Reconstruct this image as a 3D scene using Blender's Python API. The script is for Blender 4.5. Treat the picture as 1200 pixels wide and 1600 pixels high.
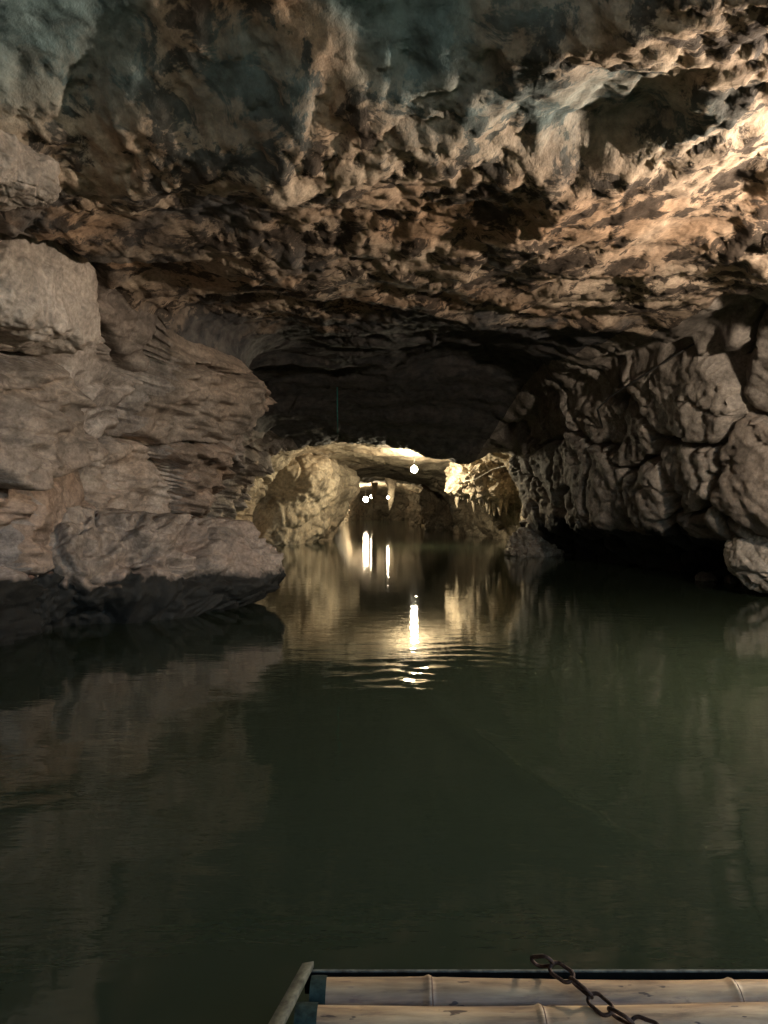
import bpy, math, random
import numpy as np

# ------------------------------------------------------------------ scene, camera, light
for _o in list(bpy.data.objects):
    bpy.data.objects.remove(_o)
SC = bpy.context.scene
COL = SC.collection
R = math.radians
CAM_H = 1.1

cam_d = bpy.data.cameras.new('camera')
cam_d.sensor_fit = 'HORIZONTAL'
cam_d.sensor_width = 36.0
cam_d.lens = 36.0                      # 1200 px focal length on a 1200 px wide picture
cam_d.clip_start = 0.05
cam_d.clip_end = 4000.0
cam = bpy.data.objects.new('camera', cam_d)
COL.objects.link(cam)
cam.location = (0, 0, CAM_H)
cam.rotation_euler = (R(90 - 0.48), 0, 0)
SC.camera = cam

world = bpy.data.worlds.new('World')
SC.world = world
world.use_nodes = True
_nt = world.node_tree
_bg = _nt.nodes['Background']
_sky = _nt.nodes.new('ShaderNodeTexSky')
_sky.sky_type = 'NISHITA'
_sky.sun_disc = False
_sky.sun_elevation = R(38)
_sky.sun_rotation = R(20)
_nt.links.new(_sky.outputs[0], _bg.inputs[0])
_bg.inputs[1].default_value = 0.13

sun_d = bpy.data.lights.new('sun', 'SUN')
sun_d.energy = 2.0
sun_d.angle = R(0.5)
sun_d.color = (1.0, 0.95, 0.87)
sun = bpy.data.objects.new('sun', sun_d)
COL.objects.link(sun)
sun.rotation_euler = (R(-52), 0, R(-20))      # stands over the hill, so the cave mouth behind the camera lies in its shade
sun.location = (0, 40, 30)

VS = SC.view_settings
VS.view_transform = 'Standard'
VS.look = 'None'
VS.gamma = 1.0
VS.exposure = 2.82                     # exposed for the darkness of the cave
VS.use_curve_mapping = False
CY = SC.cycles
CY.use_denoising = True
CY.max_bounces = 5
CY.diffuse_bounces = 2
CY.glossy_bounces = 3
CY.caustics_reflective = False
CY.caustics_refractive = False
CY.sample_clamp_indirect = 4.0
CY.use_adaptive_sampling = True
CY.adaptive_threshold = 0.015

# ------------------------------------------------------------------ noise (numpy)
def _hash(ix, iy, iz, seed):
    h = (ix.astype(np.int64) * 374761393 + iy.astype(np.int64) * 668265263 + iz.astype(np.int64) * 2147483647 + seed * 974634777) & 0xFFFFFFFF
    h = ((h ^ (h >> 13)) * 1274126177) & 0xFFFFFFFF
    h = ((h ^ (h >> 16)) * 2246822519) & 0xFFFFFFFF
    return (h ^ (h >> 15)) & 0xFFFFFFFF

_ang = np.random.RandomState(7).normal(size=(256, 3))
_ang /= np.linalg.norm(_ang, axis=1)[:, None]
_ang = _ang.astype(np.float32)

def perlin(p, seed=0):
    f = np.floor(p)
    i = f.astype(np.int64)
    d = (p - f).astype(np.float32)
    w = d * d * d * (d * (d * 6 - 15) + 10)
    out = 0
    for dx in (0, 1):
        wx = w[:, 0] if dx else 1 - w[:, 0]
        for dy in (0, 1):
            wy = w[:, 1] if dy else 1 - w[:, 1]
            for dz in (0, 1):
                wz = w[:, 2] if dz else 1 - w[:, 2]
                g = _ang[_hash(i[:, 0] + dx, i[:, 1] + dy, i[:, 2] + dz, seed) & 255]
                out = out + wx * wy * wz * (g[:, 0] * (d[:, 0] - dx) + g[:, 1] * (d[:, 1] - dy) + g[:, 2] * (d[:, 2] - dz))
    return out * 1.5

def fbm(p, octaves=4, seed=0, gain=0.5):
    a, s, out = 1.0, 1.0, 0
    for k in range(octaves):
        out = out + a * perlin(p * s, seed + k * 13)
        a *= gain
        s *= 2.03
    return out

def ridged(p, octaves=3, seed=0):
    a, s, out = 1.0, 1.0, 0
    for k in range(octaves):
        out = out + a * (1 - 2 * np.abs(perlin(p * s, seed + k * 17)))
        a *= 0.5
        s *= 2.1
    return out

def voronoi2(q, seed=0, jit=0.85):
    f = np.floor(q).astype(np.int64)
    n = len(q)
    F1 = np.full(n, 9.0); F2 = np.full(n, 9.0)
    ID = np.zeros(n, np.int64)
    CX = np.zeros(n); CYy = np.zeros(n)
    zero = np.zeros(n, np.int64)
    for dx in (-1, 0, 1):
        for dy in (-1, 0, 1):
            cx = f[:, 0] + dx; cy = f[:, 1] + dy
            h = _hash(cx, cy, zero, seed)
            px = cx + 0.5 + jit * ((h & 1023) / 1023.0 - 0.5)
            py = cy + 0.5 + jit * (((h >> 10) & 1023) / 1023.0 - 0.5)
            ex = q[:, 0] - px; ey = q[:, 1] - py
            d = np.sqrt(ex * ex + ey * ey)
            near = d < F1
            F2 = np.where(near, F1, np.minimum(F2, d))
            ID = np.where(near, h, ID)
            CX = np.where(near, ex, CX); CYy = np.where(near, ey, CYy)
            F1 = np.where(near, d, F1)
    return F1, F2, ID, CX, CYy

def voronoi3(p, seed=0, jit=0.9):
    f = np.floor(p).astype(np.int64)
    n = len(p)
    F1 = np.full(n, 9.0, np.float32); F2 = np.full(n, 9.0, np.float32)
    pf = p.astype(np.float32)
    for dx in (-1, 0, 1):
        for dy in (-1, 0, 1):
            for dz in (-1, 0, 1):
                c0 = f[:, 0] + dx; c1 = f[:, 1] + dy; c2 = f[:, 2] + dz
                h = _hash(c0, c1, c2, seed)
                e0 = pf[:, 0] - (c0 + 0.5 + jit * ((h & 1023) / 1023.0 - 0.5)).astype(np.float32)
                e1 = pf[:, 1] - (c1 + 0.5 + jit * (((h >> 10) & 1023) / 1023.0 - 0.5)).astype(np.float32)
                e2 = pf[:, 2] - (c2 + 0.5 + jit * (((h >> 20) & 1023) / 1023.0 - 0.5)).astype(np.float32)
                d = np.sqrt(e0 * e0 + e1 * e1 + e2 * e2)
                near = d < F1
                F2 = np.where(near, F1, np.minimum(F2, d))
                F1 = np.where(near, d, F1)
    return F1, F2

def sstep(a, b, x):
    t = np.clip((x - a) / (b - a), 0, 1)
    return t * t * (3 - 2 * t)

def terrace(h, step, sharp):
    k = h / step
    f = np.floor(k)
    r = k - f
    return (f + sstep(0.5 - sharp, 0.5 + sharp, r)) * step

# ------------------------------------------------------------------ mesh helpers
def mesh_np(name, verts, faces, mat, smooth=True):
    m = bpy.data.meshes.new(name)
    verts = np.ascontiguousarray(verts, np.float32)
    faces = np.ascontiguousarray(faces, np.int32)
    n = faces.shape[1]
    m.vertices.add(len(verts)); m.vertices.foreach_set('co', verts.ravel())
    m.loops.add(faces.size); m.loops.foreach_set('vertex_index', faces.ravel())
    m.polygons.add(len(faces))
    m.polygons.foreach_set('loop_start', np.arange(0, faces.size, n, dtype=np.int32))
    if smooth:
        m.polygons.foreach_set('use_smooth', np.ones(len(faces), bool))
    m.update(calc_edges=True)
    m.materials.append(mat)
    return m

def link(name, mesh, parent=None, loc=None):
    o = bpy.data.objects.new(name, mesh)
    COL.objects.link(o)
    if loc is not None:
        o.location = loc
    if parent is not None:
        o.parent = parent
    return o

def tag(o, label=None, cat=None, group=None, kind=None):
    if label: o['label'] = label
    if cat: o['category'] = cat
    if group: o['group'] = group
    if kind: o['kind'] = kind
    return o

def empty(name, loc=(0, 0, 0)):
    o = bpy.data.objects.new(name, None)
    COL.objects.link(o)
    o.location = loc
    o.empty_display_size = 0.05
    return o

def subset(verts, faces, keep):
    f = faces[keep]
    used = np.unique(f)
    remap = np.zeros(len(verts), np.int64)
    remap[used] = np.arange(len(used))
    return verts[used], remap[f]

def grid_faces(nr, nc):
    a = np.arange(nr * nc).reshape(nr, nc)
    return np.stack([a[:-1, :-1], a[1:, :-1], a[1:, 1:], a[:-1, 1:]], -1).reshape(-1, 4)

def tube_mesh(name, pts, rad, mat, seg=8, cap=True):
    pts = np.asarray(pts, float)
    n = len(pts)
    rad = np.broadcast_to(np.asarray(rad, float), (n,))
    tan = np.gradient(pts, axis=0)
    tan /= np.linalg.norm(tan, axis=1)[:, None] + 1e-9
    ref = np.array([0, 0, 1.0]) if abs(tan[0, 2]) < 0.9 else np.array([1.0, 0, 0])
    vs = []
    u = np.cross(tan[0], ref); u /= np.linalg.norm(u)
    for i in range(n):
        u = u - tan[i] * np.dot(u, tan[i]); u /= np.linalg.norm(u)
        w = np.cross(tan[i], u)
        a = np.linspace(0, 2 * np.pi, seg, endpoint=False)
        vs.append(pts[i] + rad[i] * (np.cos(a)[:, None] * u + np.sin(a)[:, None] * w))
    vs = np.concatenate(vs)
    fs = []
    for i in range(n - 1):
        for k in range(seg):
            k2 = (k + 1) % seg
            fs.append((i * seg + k, i * seg + k2, (i + 1) * seg + k2, (i + 1) * seg + k))
    if cap:
        c0 = len(vs); vs = np.vstack([vs, pts[0], pts[-1]])
        for k in range(seg):
            k2 = (k + 1) % seg
            fs.append((c0, k2, k, k)); fs.append((c0 + 1, (n - 1) * seg + k, (n - 1) * seg + k2, (n - 1) * seg + k2))
    me = bpy.data.meshes.new(name)
    me.from_pydata(vs.tolist(), [], [tuple(dict.fromkeys(f)) for f in fs])
    me.polygons.foreach_set('use_smooth', [True] * len(me.polygons))
    me.materials.append(mat)
    return me

def box_mesh(name, lo, hi, mat, bev=0.0):
    import bmesh
    bm = bmesh.new()
    bmesh.ops.create_cube(bm, size=1.0)
    for v in bm.verts:
        v.co.x = lo[0] + (v.co.x + 0.5) * (hi[0] - lo[0])
        v.co.y = lo[1] + (v.co.y + 0.5) * (hi[1] - lo[1])
        v.co.z = lo[2] + (v.co.z + 0.5) * (hi[2] - lo[2])
    if bev:
        bmesh.ops.bevel(bm, geom=list(bm.edges), offset=bev, segments=2, affect='EDGES')
    me = bpy.data.meshes.new(name)
    bm.to_mesh(me); bm.free()
    me.materials.append(mat)
    return me

# ------------------------------------------------------------------ materials
def new_mat(name):
    m = bpy.data.materials.new(name)
    m.use_nodes = True
    nt = m.node_tree
    b = nt.nodes['Principled BSDF']
    return m, nt, b

def noise_node(nt, vec, scale, detail=6, rough=0.6, dist=0.0):
    n = nt.nodes.new('ShaderNodeTexNoise')
    n.inputs['Scale'].default_value = scale
    n.inputs['Detail'].default_value = detail
    n.inputs['Roughness'].default_value = rough
    n.inputs['Distortion'].default_value = dist
    if vec is not None:
        nt.links.new(vec, n.inputs['Vector'])
    return n

def ramp(nt, fac, stops, interp='LINEAR'):
    r = nt.nodes.new('ShaderNodeValToRGB')
    r.color_ramp.interpolation = interp
    e = r.color_ramp.elements
    while len(e) < len(stops):
        e.new(0.5)
    for k, (p, c) in enumerate(stops):
        e[k].position = p
        e[k].color = (*c, 1) if not isinstance(c, (int, float)) else (c, c, c, 1)
    nt.links.new(fac, r.inputs[0])
    return r

def mixrgb(nt, fac, a, b, mode='MIX'):
    n = nt.nodes.new('ShaderNodeMix')
    n.data_type = 'RGBA'
    n.blend_type = mode
    for sock, v in ((n.inputs[0], fac), (n.inputs[6], a), (n.inputs[7], b)):
        if hasattr(v, 'is_output'):
            nt.links.new(v, sock)
        elif isinstance(v, (int, float)):
            sock.default_value = v
        else:
            sock.default_value = (*v, 1)
    return n.outputs[2]

def mapping(nt, vec, scale=(1, 1, 1), rot=(0, 0, 0)):
    m = nt.nodes.new('ShaderNodeMapping')
    m.inputs['Scale'].default_value = scale
    m.inputs['Rotation'].default_value = rot
    nt.links.new(vec, m.inputs['Vector'])
    return m.outputs[0]

def rock_material(name, pale, mid, dark, accent, patch=1.3, strata=False, dark_amt=0.5, wet=0.3, bump=0.5, fine=1.0, wet_shade=0.0, roof_tint=False, crust=0.5, blocks=0.0, wet_shade_h=0.9):
    m, nt, b = new_mat(name)
    tc = nt.nodes.new('ShaderNodeNewGeometry').outputs['Position']
    n1 = noise_node(nt, tc, patch, 4, 0.62, 0.4)
    n2 = noise_node(nt, tc, patch * 4.3, 4, 0.66)
    n3 = noise_node(nt, tc, patch * 0.55, 2, 0.55)
    n4 = noise_node(nt, tc, 26 * fine, 3, 0.7)
    c1 = ramp(nt, n1.outputs[0], [(0.32, dark), (0.46, mid), (0.62, pale)]).outputs[0]
    c2 = ramp(nt, n2.outputs[0], [(0.3, dark), (0.5, mid), (0.68, pale)]).outputs[0]
    c = mixrgb(nt, 0.45, c1, c2)
    af = ramp(nt, n3.outputs[0], [(0.5, 0.0), (0.64, 0.75)]).outputs[0]
    c = mixrgb(nt, af, c, accent)
    # mineral crust: dark deposit with shapes of its own
    n5 = noise_node(nt, tc, patch * (2.3 if roof_tint else 1.9), 5, 0.72, 0.5)
    df = ramp(nt, n5.outputs[0], [(crust, 0.0), (crust + (0.055 if roof_tint else 0.10), dark_amt)]).outputs[0]
    c = mixrgb(nt, df, c, tuple(x * (0.28 if roof_tint else 0.45) for x in dark))
    g = ramp(nt, n4.outputs[0], [(0.3, 0.62), (0.7, 1.22)]).outputs[0]
    c = mixrgb(nt, 1.0, c, g, 'MULTIPLY')
    if blocks:
        oi = nt.nodes.new('ShaderNodeObjectInfo')
        tint = ramp(nt, oi.outputs['Random'], [(0.0, (0.62, 0.60, 0.60)), (0.25, (1.25, 1.22, 1.18)), (0.45, (0.85, 0.72, 0.62)), (0.65, (1.0, 1.0, 1.02)), (0.85, (0.72, 0.66, 0.60)), (1.0, (1.15, 1.02, 0.9))], 'CONSTANT').outputs[0]
        c = mixrgb(nt, blocks, c, tint, 'MULTIPLY')
    if roof_tint:
        la = nt.nodes.new('ShaderNodeAttribute'); la.attribute_name = 'roof_tint'
        lg = ramp(nt, n2.outputs[0], [(0.3, (0.07, 0.10, 0.10)), (0.62, (0.20, 0.285, 0.29))]).outputs[0]
        c = mixrgb(nt, la.outputs['Fac'], c, lg)  # grey-green tint over the hollows of the near roof
        lb = nt.nodes.new('ShaderNodeAttribute'); lb.attribute_name = 'roof_shade'
        shade_col = ramp(nt, n2.outputs[0], [(0.3, (0.032, 0.032, 0.036)), (0.7, (0.115, 0.112, 0.108))]).outputs[0]
        c = mixrgb(nt, lb.outputs['Fac'], c, shade_col)  # shade of the deeper roof painted into the rock colour
    # wet stain and painted undercut shade along the waterline, with a ragged upper edge
    sep = nt.nodes.new('ShaderNodeSeparateXYZ'); nt.links.new(tc, sep.inputs[0])
    ad = nt.nodes.new('ShaderNodeMath'); ad.operation = 'MULTIPLY_ADD'
    nt.links.new(n1.outputs[0], ad.inputs[0]); ad.inputs[1].default_value = -wet_shade_h; nt.links.new(sep.outputs[2], ad.inputs[2])
    wl_ = ramp(nt, ad.outputs[0], [(0.0, 1.0), (max(0.001, wet_shade), 1.0), (wet_shade + 0.07, 0.0)]).outputs[0]
    if wet_shade > 0:
        c = mixrgb(nt, wl_, c, (0.014, 0.013, 0.010))
    if strata:
        ms = mapping(nt, tc, (0.5, 0.5, 9.0), (0.10, 0.12, 0))
        ns = noise_node(nt, ms, 1.2, 6, 0.6, 0.3)
        sf = ramp(nt, ns.outputs[0], [(0.35, 0.6), (0.6, 1.15)]).outputs[0]
        c = mixrgb(nt, 0.4, c, sf, 'MULTIPLY')
    nt.links.new(c, b.inputs['Base Color'])
    rr = ramp(nt, n1.outputs[0], [(0.35, 0.9 - 0.6 * wet), (0.65, 0.95 - 0.3 * wet)]).outputs[0]
    nt.links.new(rr, b.inputs['Roughness'])
    b.inputs['Specular IOR Level'].default_value = 0.25 + 0.4 * wet
    bp = nt.nodes.new('ShaderNodeBump')
    bp.inputs['Strength'].default_value = bump
    bp.inputs['Distance'].default_value = 0.03
    hb = noise_node(nt, tc, 11 * fine, 5, 0.68)
    nt.links.new(hb.outputs[0], bp.inputs['Height'])
    nt.links.new(bp.outputs[0], b.inputs['Normal'])
    return m

M_CEIL = rock_material('ceiling_limestone', (0.58, 0.455, 0.335), (0.40, 0.295, 0.21), (0.14, 0.10, 0.072), (0.42, 0.26, 0.155), patch=1.5, roof_tint=True, crust=0.495, dark_amt=0.92, wet=0.25, bump=0.6)
M_LEFT = rock_material('left_limestone', (0.56, 0.485, 0.42), (0.39, 0.33, 0.28), (0.17, 0.14, 0.115), (0.36, 0.26, 0.19), patch=1.1, strata=True, wet_shade=0.02, blocks=0.8, dark_amt=0.45, wet=0.2, bump=0.6)
M_RIGHT = rock_material('right_limestone', (0.42, 0.365, 0.31), (0.29, 0.25, 0.21), (0.11, 0.093, 0.076), (0.24, 0.21, 0.175), patch=0.9, wet_shade=0.16, wet_shade_h=1.15, blocks=0.35, dark_amt=0.35, wet=0.25, bump=0.5)
M_PALE = rock_material('pale_limestone', (0.60, 0.52, 0.45), (0.44, 0.37, 0.31), (0.22, 0.18, 0.145), (0.40, 0.31, 0.25), patch=1.1, dark_amt=0.3, wet=0.2, bump=0.6)
M_STONE = rock_material('grey_stone', (0.40, 0.35, 0.29), (0.29, 0.25, 0.20), (0.14, 0.115, 0.09), (0.27, 0.22, 0.17), patch=1.6, dark_amt=0.4, wet=0.3, bump=0.7)
M_LEDGE = rock_material('ledge_limestone', (0.42, 0.34, 0.275), (0.29, 0.23, 0.18), (0.13, 0.10, 0.08), (0.24, 0.155, 0.11), patch=1.7, wet_shade=0.01, wet_shade_h=0.72, dark_amt=0.5, wet=0.3, bump=0.6)
M_FAR = rock_material('far_limestone', (0.50, 0.43, 0.32), (0.37, 0.305, 0.215), (0.15, 0.12, 0.085), (0.40, 0.30, 0.20), patch=0.7, dark_amt=0.5, wet=0.3, bump=0.5, fine=0.5)
M_WET = rock_material('wet_rock', (0.12, 0.10, 0.08), (0.07, 0.06, 0.048), (0.03, 0.026, 0.02), (0.09, 0.07, 0.05), patch=2.5, dark_amt=0.4, wet=1.2, bump=0.8)

# ------------------------------------------------------------------ cave tube
# order of control points: left wall upwards, ceiling left to right, right wall downwards
# every row: Y, then 15 (x, z) pairs
SECT = [
 (-9.0, [(-4.6,-.8),(-4.6,0),(-4.6,.7),(-4.5,1.5),(-4.3,2.4),(-3.8,3.3),(-2.0,3.9),(0,4.1),(2.0,4.0),(3.6,3.5),(4.3,2.6),(4.5,1.6),(4.6,.7),(4.6,0),(4.6,-.8)]),
 (-4.0, [(-3.9,-.8),(-3.9,0),(-3.9,.7),(-3.8,1.4),(-3.7,2.3),(-3.3,3.0),(-1.8,3.6),(0,3.8),(2.0,3.7),(3.6,3.4),(4.3,2.6),(4.5,1.6),(4.6,.7),(4.6,0),(4.6,-.8)]),
 (0.0,  [(-3.6,-.8),(-3.6,0),(-3.6,.7),(-3.5,1.4),(-3.4,2.3),(-3.0,2.95),(-1.7,3.45),(0,3.6),(2.0,3.55),(3.6,3.3),(4.3,2.6),(4.6,1.6),(4.7,.7),(4.8,0),(4.8,-.8)]),
 (2.6,  [(-3.4,-.8),(-3.4,0),(-3.4,.7),(-3.3,1.4),(-3.2,2.3),(-2.6,2.95),(-1.5,3.38),(0,3.42),(1.8,3.30),(3.4,3.15),(4.2,2.6),(4.6,1.6),(4.8,.7),(5.0,0),(5.0,-.8)]),
 (3.5,  [(-3.3,-.8),(-3.3,0),(-3.3,.7),(-3.2,1.4),(-3.05,2.3),(-2.4,2.85),(-1.4,3.12),(0,3.14),(1.8,3.14),(3.4,3.1),(4.2,2.6),(4.6,1.6),(4.8,.7),(5.1,0),(5.1,-.8)]),
 (4.6,  [(-3.2,-.8),(-3.2,0),(-3.2,.7),(-3.1,1.4),(-2.9,2.3),(-2.3,2.9),(-1.3,3.08),(0,3.05),(1.7,3.08),(3.3,3.06),(4.1,2.6),(4.5,1.6),(4.8,.7),(5.2,0),(5.2,-.8)]),
 (6.2,  [(-3.0,-.8),(-3.0,0),(-3.0,.7),(-2.9,1.4),(-2.75,2.3),(-2.35,2.95),(-1.3,3.12),(0,3.08),(1.7,3.08),(3.3,3.05),(4.0,2.6),(4.4,1.6),(4.7,.7),(5.3,0),(5.3,-.8)]),
 (7.8,  [(-3.0,-.8),(-3.0,0),(-2.9,.7),(-2.75,1.4),(-2.55,2.3),(-2.2,2.95),(-1.2,3.12),(0,3.10),(1.6,3.10),(3.2,3.08),(3.85,2.7),(4.15,1.8),(4.4,1.0),(5.5,.1),(5.4,-.8)]),
 (9.3,  [(-2.9,-.8),(-2.7,0),(-2.4,.7),(-2.2,1.4),(-1.9,2.2),(-1.72,2.85),(-1.0,3.12),(0,3.12),(1.5,3.14),(2.9,3.06),(3.55,2.6),(3.85,1.8),(4.1,1.0),(5.5,.1),(5.3,-.8)]),
 (10.2, [(-3.0,-.8),(-2.8,0),(-2.5,.7),(-2.3,1.4),(-2.0,2.2),(-1.8,2.85),(-1.0,3.14),(0,3.14),(1.4,3.18),(2.7,3.06),(3.4,2.6),(3.7,1.8),(3.95,.98),(5.4,.1),(5.2,-.8)]),
 (11.4, [(-3.9,-.8),(-3.7,0),(-3.5,.7),(-3.4,1.4),(-3.1,2.2),(-2.6,2.85),(-1.2,3.12),(0,3.14),(1.3,3.24),(2.5,3.08),(3.3,2.5),(3.55,1.8),(3.75,.92),(5.3,.1),(5.1,-.8)]),
 (13.0, [(-4.2,-.8),(-4.1,0),(-4.0,.7),(-3.9,1.4),(-3.5,2.2),(-2.8,2.85),(-1.3,3.12),(0,3.16),(1.2,3.48),(2.5,3.20),(3.1,2.5),(3.35,1.75),(3.55,.82),(4.9,.05),(4.7,-.8)]),
 (15.5, [(-4.2,-.8),(-4.1,0),(-4.0,.7),(-3.9,1.4),(-3.3,2.2),(-2.6,2.75),(-1.3,2.95),(0,2.96),(1.2,3.02),(2.4,2.85),(3.0,2.4),(3.2,1.65),(3.35,.68),(4.3,.0),(4.1,-.8)]),
 (17.9, [(-3.75,-.8),(-3.7,0),(-3.5,.7),(-3.15,1.4),(-2.55,2.15),(-1.9,2.48),(-1.1,2.64),(0,2.54),(1.1,2.37),(2.1,2.18),(2.8,2.2),(3.1,1.5),(3.3,.5),(3.8,0),(3.8,-.8)]),
 (19.0, [(-4.1,-.8),(-4.0,0),(-3.9,.7),(-3.6,1.4),(-3.0,2.2),(-2.2,2.62),(-1.1,2.72),(0,2.68),(1.1,2.62),(2.2,2.55),(3.1,2.3),(3.4,1.5),(3.6,.5),(4.0,0),(4.0,-.8)]),
 (22.0, [(-3.7,-.8),(-3.6,0),(-3.5,.7),(-3.2,1.4),(-2.7,2.2),(-2.0,2.58),(-1.0,2.64),(0,2.54),(1.1,2.44),(2.3,2.4),(3.2,2.2),(3.6,1.5),(3.8,.5),(4.2,0),(4.2,-.8)]),
 (26.0, [(-2.9,-.8),(-2.8,0),(-2.7,.6),(-2.5,1.2),(-2.2,1.9),(-1.6,2.35),(-.7,2.42),(.1,2.34),(1.0,2.28),(1.9,2.2),(2.8,1.9),(3.3,1.3),(3.5,.5),(3.8,0),(3.8,-.8)]),
 (30.0, [(-2.0,-.8),(-1.9,0),(-1.75,.6),(-1.6,1.1),(-1.4,1.7),(-1.1,2.05),(-.5,2.2),(.2,2.2),(.9,2.1),(1.6,1.95),(2.3,1.6),(2.6,1.1),(2.7,.5),(2.8,0),(2.8,-.8)]),
 (32.5, [(-3.2,-.8),(-3.1,0),(-3.0,.6),(-2.9,1.2),(-2.6,2.0),(-1.9,2.5),(-.9,2.65),(.1,2.7),(1.1,2.6),(2.0,2.4),(2.7,2.0),(3.0,1.3),(3.1,.5),(3.2,0),(3.2,-.8)]),
 (40.0, [(-3.2,-.8),(-3.1,0),(-3.0,.6),(-2.9,1.2),(-2.6,2.0),(-1.9,2.5),(-.9,2.65),(.1,2.7),(1.1,2.6),(2.0,2.4),(2.7,2.0),(3.0,1.3),(3.1,.5),(3.2,0),(3.2,-.8)]),
 (48.0, [(-2.9,-.8),(-2.8,0),(-2.7,.6),(-2.6,1.2),(-2.4,2.0),(-1.9,2.4),(-.9,2.55),(.1,2.6),(1.1,2.5),(2.0,2.3),(2.7,2.0),(3.0,1.3),(3.1,.5),(3.2,0),(3.2,-.8)]),
 (58.0, [(-2.4,-.8),(-2.3,0),(-2.2,.5),(-2.1,1.0),(-1.9,1.7),(-1.5,2.1),(-.7,2.25),(.1,2.3),(.9,2.2),(1.6,2.0),(2.1,1.7),(2.4,1.1),(2.5,.5),(2.6,0),(2.6,-.8)]),
 (63.0, [(-.02,-.8),(-.02,-.5),(-.02,-.45),(-.02,-.42),(-.02,-.4),(-.01,-.38),(-.01,-.37),(0,-.36),(.01,-.37),(.01,-.38),(.02,-.4),(.02,-.42),(.02,-.45),(.02,-.5),(.02,-.8)]),
]
KY = np.array([s[0] for s in SECT])
KP = np.array([s[1] for s in SECT])            # (K, 15, 2)

def hermite(xk, yk, x):
    """monotone-ish cubic through keys along axis 0"""
    d = np.diff(xk)
    s = np.diff(yk, axis=0) / d.reshape((-1,) + (1,) * (yk.ndim - 1))
    m = np.zeros_like(yk)
    m[0] = s[0]; m[-1] = s[-1]
    prod = s[:-1] * s[1:]
    hm = np.where(prod > 0, 2 * prod / (s[:-1] + s[1:] + 1e-12), 0.0)
    m[1:-1] = hm
    i = np.clip(np.searchsorted(xk, x) - 1, 0, len(xk) - 2)
    sh = (-1,) + (1,) * (yk.ndim - 1)
    h = d[i].reshape(sh); t = ((x - xk[i]) / d[i]).reshape(sh)
    t2, t3 = t * t, t * t * t
    return (2*t3-3*t2+1)*yk[i] + (t3-2*t2+t)*h*m[i] + (-2*t3+3*t2)*yk[i+1] + (t3-t2)*h*m[i+1]

ys = list(np.arange(-9.0, 2.3, 0.12))
y = 2.3
while y < 63:
    ys.append(y)
    st = min(0.0014 * y * y, 0.045) if y < 14 else (0.085 if y < 31 else 0.3)
    y += st
ys.append(63.0)
YS = np.array(ys)
NR = len(YS)
sec = hermite(KY, KP, YS)                      # (NR, 15, 2)
tk = np.arange(15.0)
# more columns where the picture looks: ceiling and upper walls
tt = np.concatenate([np.linspace(0, 1, 12, endpoint=False), np.linspace(1, 5, 190, endpoint=False), np.linspace(5, 9, 260, endpoint=False), np.linspace(9, 13, 190, endpoint=False), np.linspace(13, 14, 13)])
NC = len(tt)
curve = hermite(tk, np.moveaxis(sec, 1, 0), tt)  # (NC, NR, 2)
curve = np.moveaxis(curve, 0, 1)
P = np.zeros((NR, NC, 3))
P[..., 0] = curve[..., 0]
P[..., 1] = YS[:, None]
P[..., 2] = curve[..., 1]
dr = np.gradient(P, axis=0); dc = np.gradient(P, axis=1)
N = np.cross(dc, dr)
N /= np.linalg.norm(N, axis=2)[..., None] + 1e-9
# make sure normals look into the cave
cen = np.stack([np.zeros(NR), YS, np.full(NR, 1.0)], -1)[:, None, :]
if np.mean(np.sum((cen - P) * N, -1)) < 0:
    N = -N
T = np.broadcast_to(tt[None, :], (NR, NC)).ravel()
p = P.reshape(-1, 3); n = N.reshape(-1, 3)
wl = 1 - sstep(4.5, 5.4, T)
wr = sstep(8.7, 9.5, T)
wc = 1 - wl - wr
far = sstep(17, 19.5, p[:, 1])

warp = np.stack([perlin(p * 0.9, 101), perlin(p * 0.9, 102), perlin(p * 0.9, 103)], -1)
warp2 = np.stack([perlin(p * 2.7, 111), perlin(p * 2.7, 112), perlin(p * 2.7, 113)], -1)
disp = 0.12 * fbm(p * 0.6, 3, 5)

# ceiling: broken beds, nodules and hollows
pw = p + 0.25 * warp + 0.08 * warp2
calm = 1 - 0.72 * sstep(8.6, 11.0, p[:, 1])
hb = fbm(pw * np.array([1.15, 0.9, 0.4]), 5, 21, 0.55)
ce = 0.15 * terrace(hb, 0.20, 0.10)
rough_zone = sstep(-0.25, 0.25, perlin(p * 0.7, 41) + 0.25 * sstep(-1.5, 2.0, p[:, 0]) + 0.15) * (0.25 + 0.75 * sstep(3.2, 4.3, p[:, 1]))
def plates(fx, fy, seed, warp_amt):
    q = np.stack([p[:, 0] * fx, p[:, 1] * fy], -1) + warp_amt * warp2[:, :2] + 0.5 * warp[:, 1:3]
    a1, a2, aid, ax, ay = voronoi2(q, seed, 0.95)
    h = (aid & 255) / 255.0
    t1 = ((aid >> 8) & 255) / 255.0 - 0.5; t2 = ((aid >> 16) & 255) / 255.0 - 0.5
    return h ** 1.6 + 0.7 * t1 * ax + 0.7 * t2 * ay - 0.35 * (1 - sstep(0.0, 0.10, a2 - a1)), aid
pl1, PID = plates(2.6, 1.7, 31, 0.55)
pl2, _ = plates(7.0, 5.0, 35, 0.7)
ce = ce + rough_zone * (0.085 * pl1 + 0.042 * pl2)
F1b, F2b = voronoi3(pw * np.array([11, 8, 9.0]), 33)
ce = ce + 0.022 * (1 - sstep(0.0, 0.8, F1b)) * (0.35 + 0.65 * rough_zone)
ce = ce + 0.035 * ridged(pw * 2.2, 3, 51) + 0.030 * fbm(p * 6.5, 4, 61, 0.6)
ce = ce * (0.85 - 0.40 * sstep(3.6, 5.6, p[:, 1])) * calm
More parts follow.
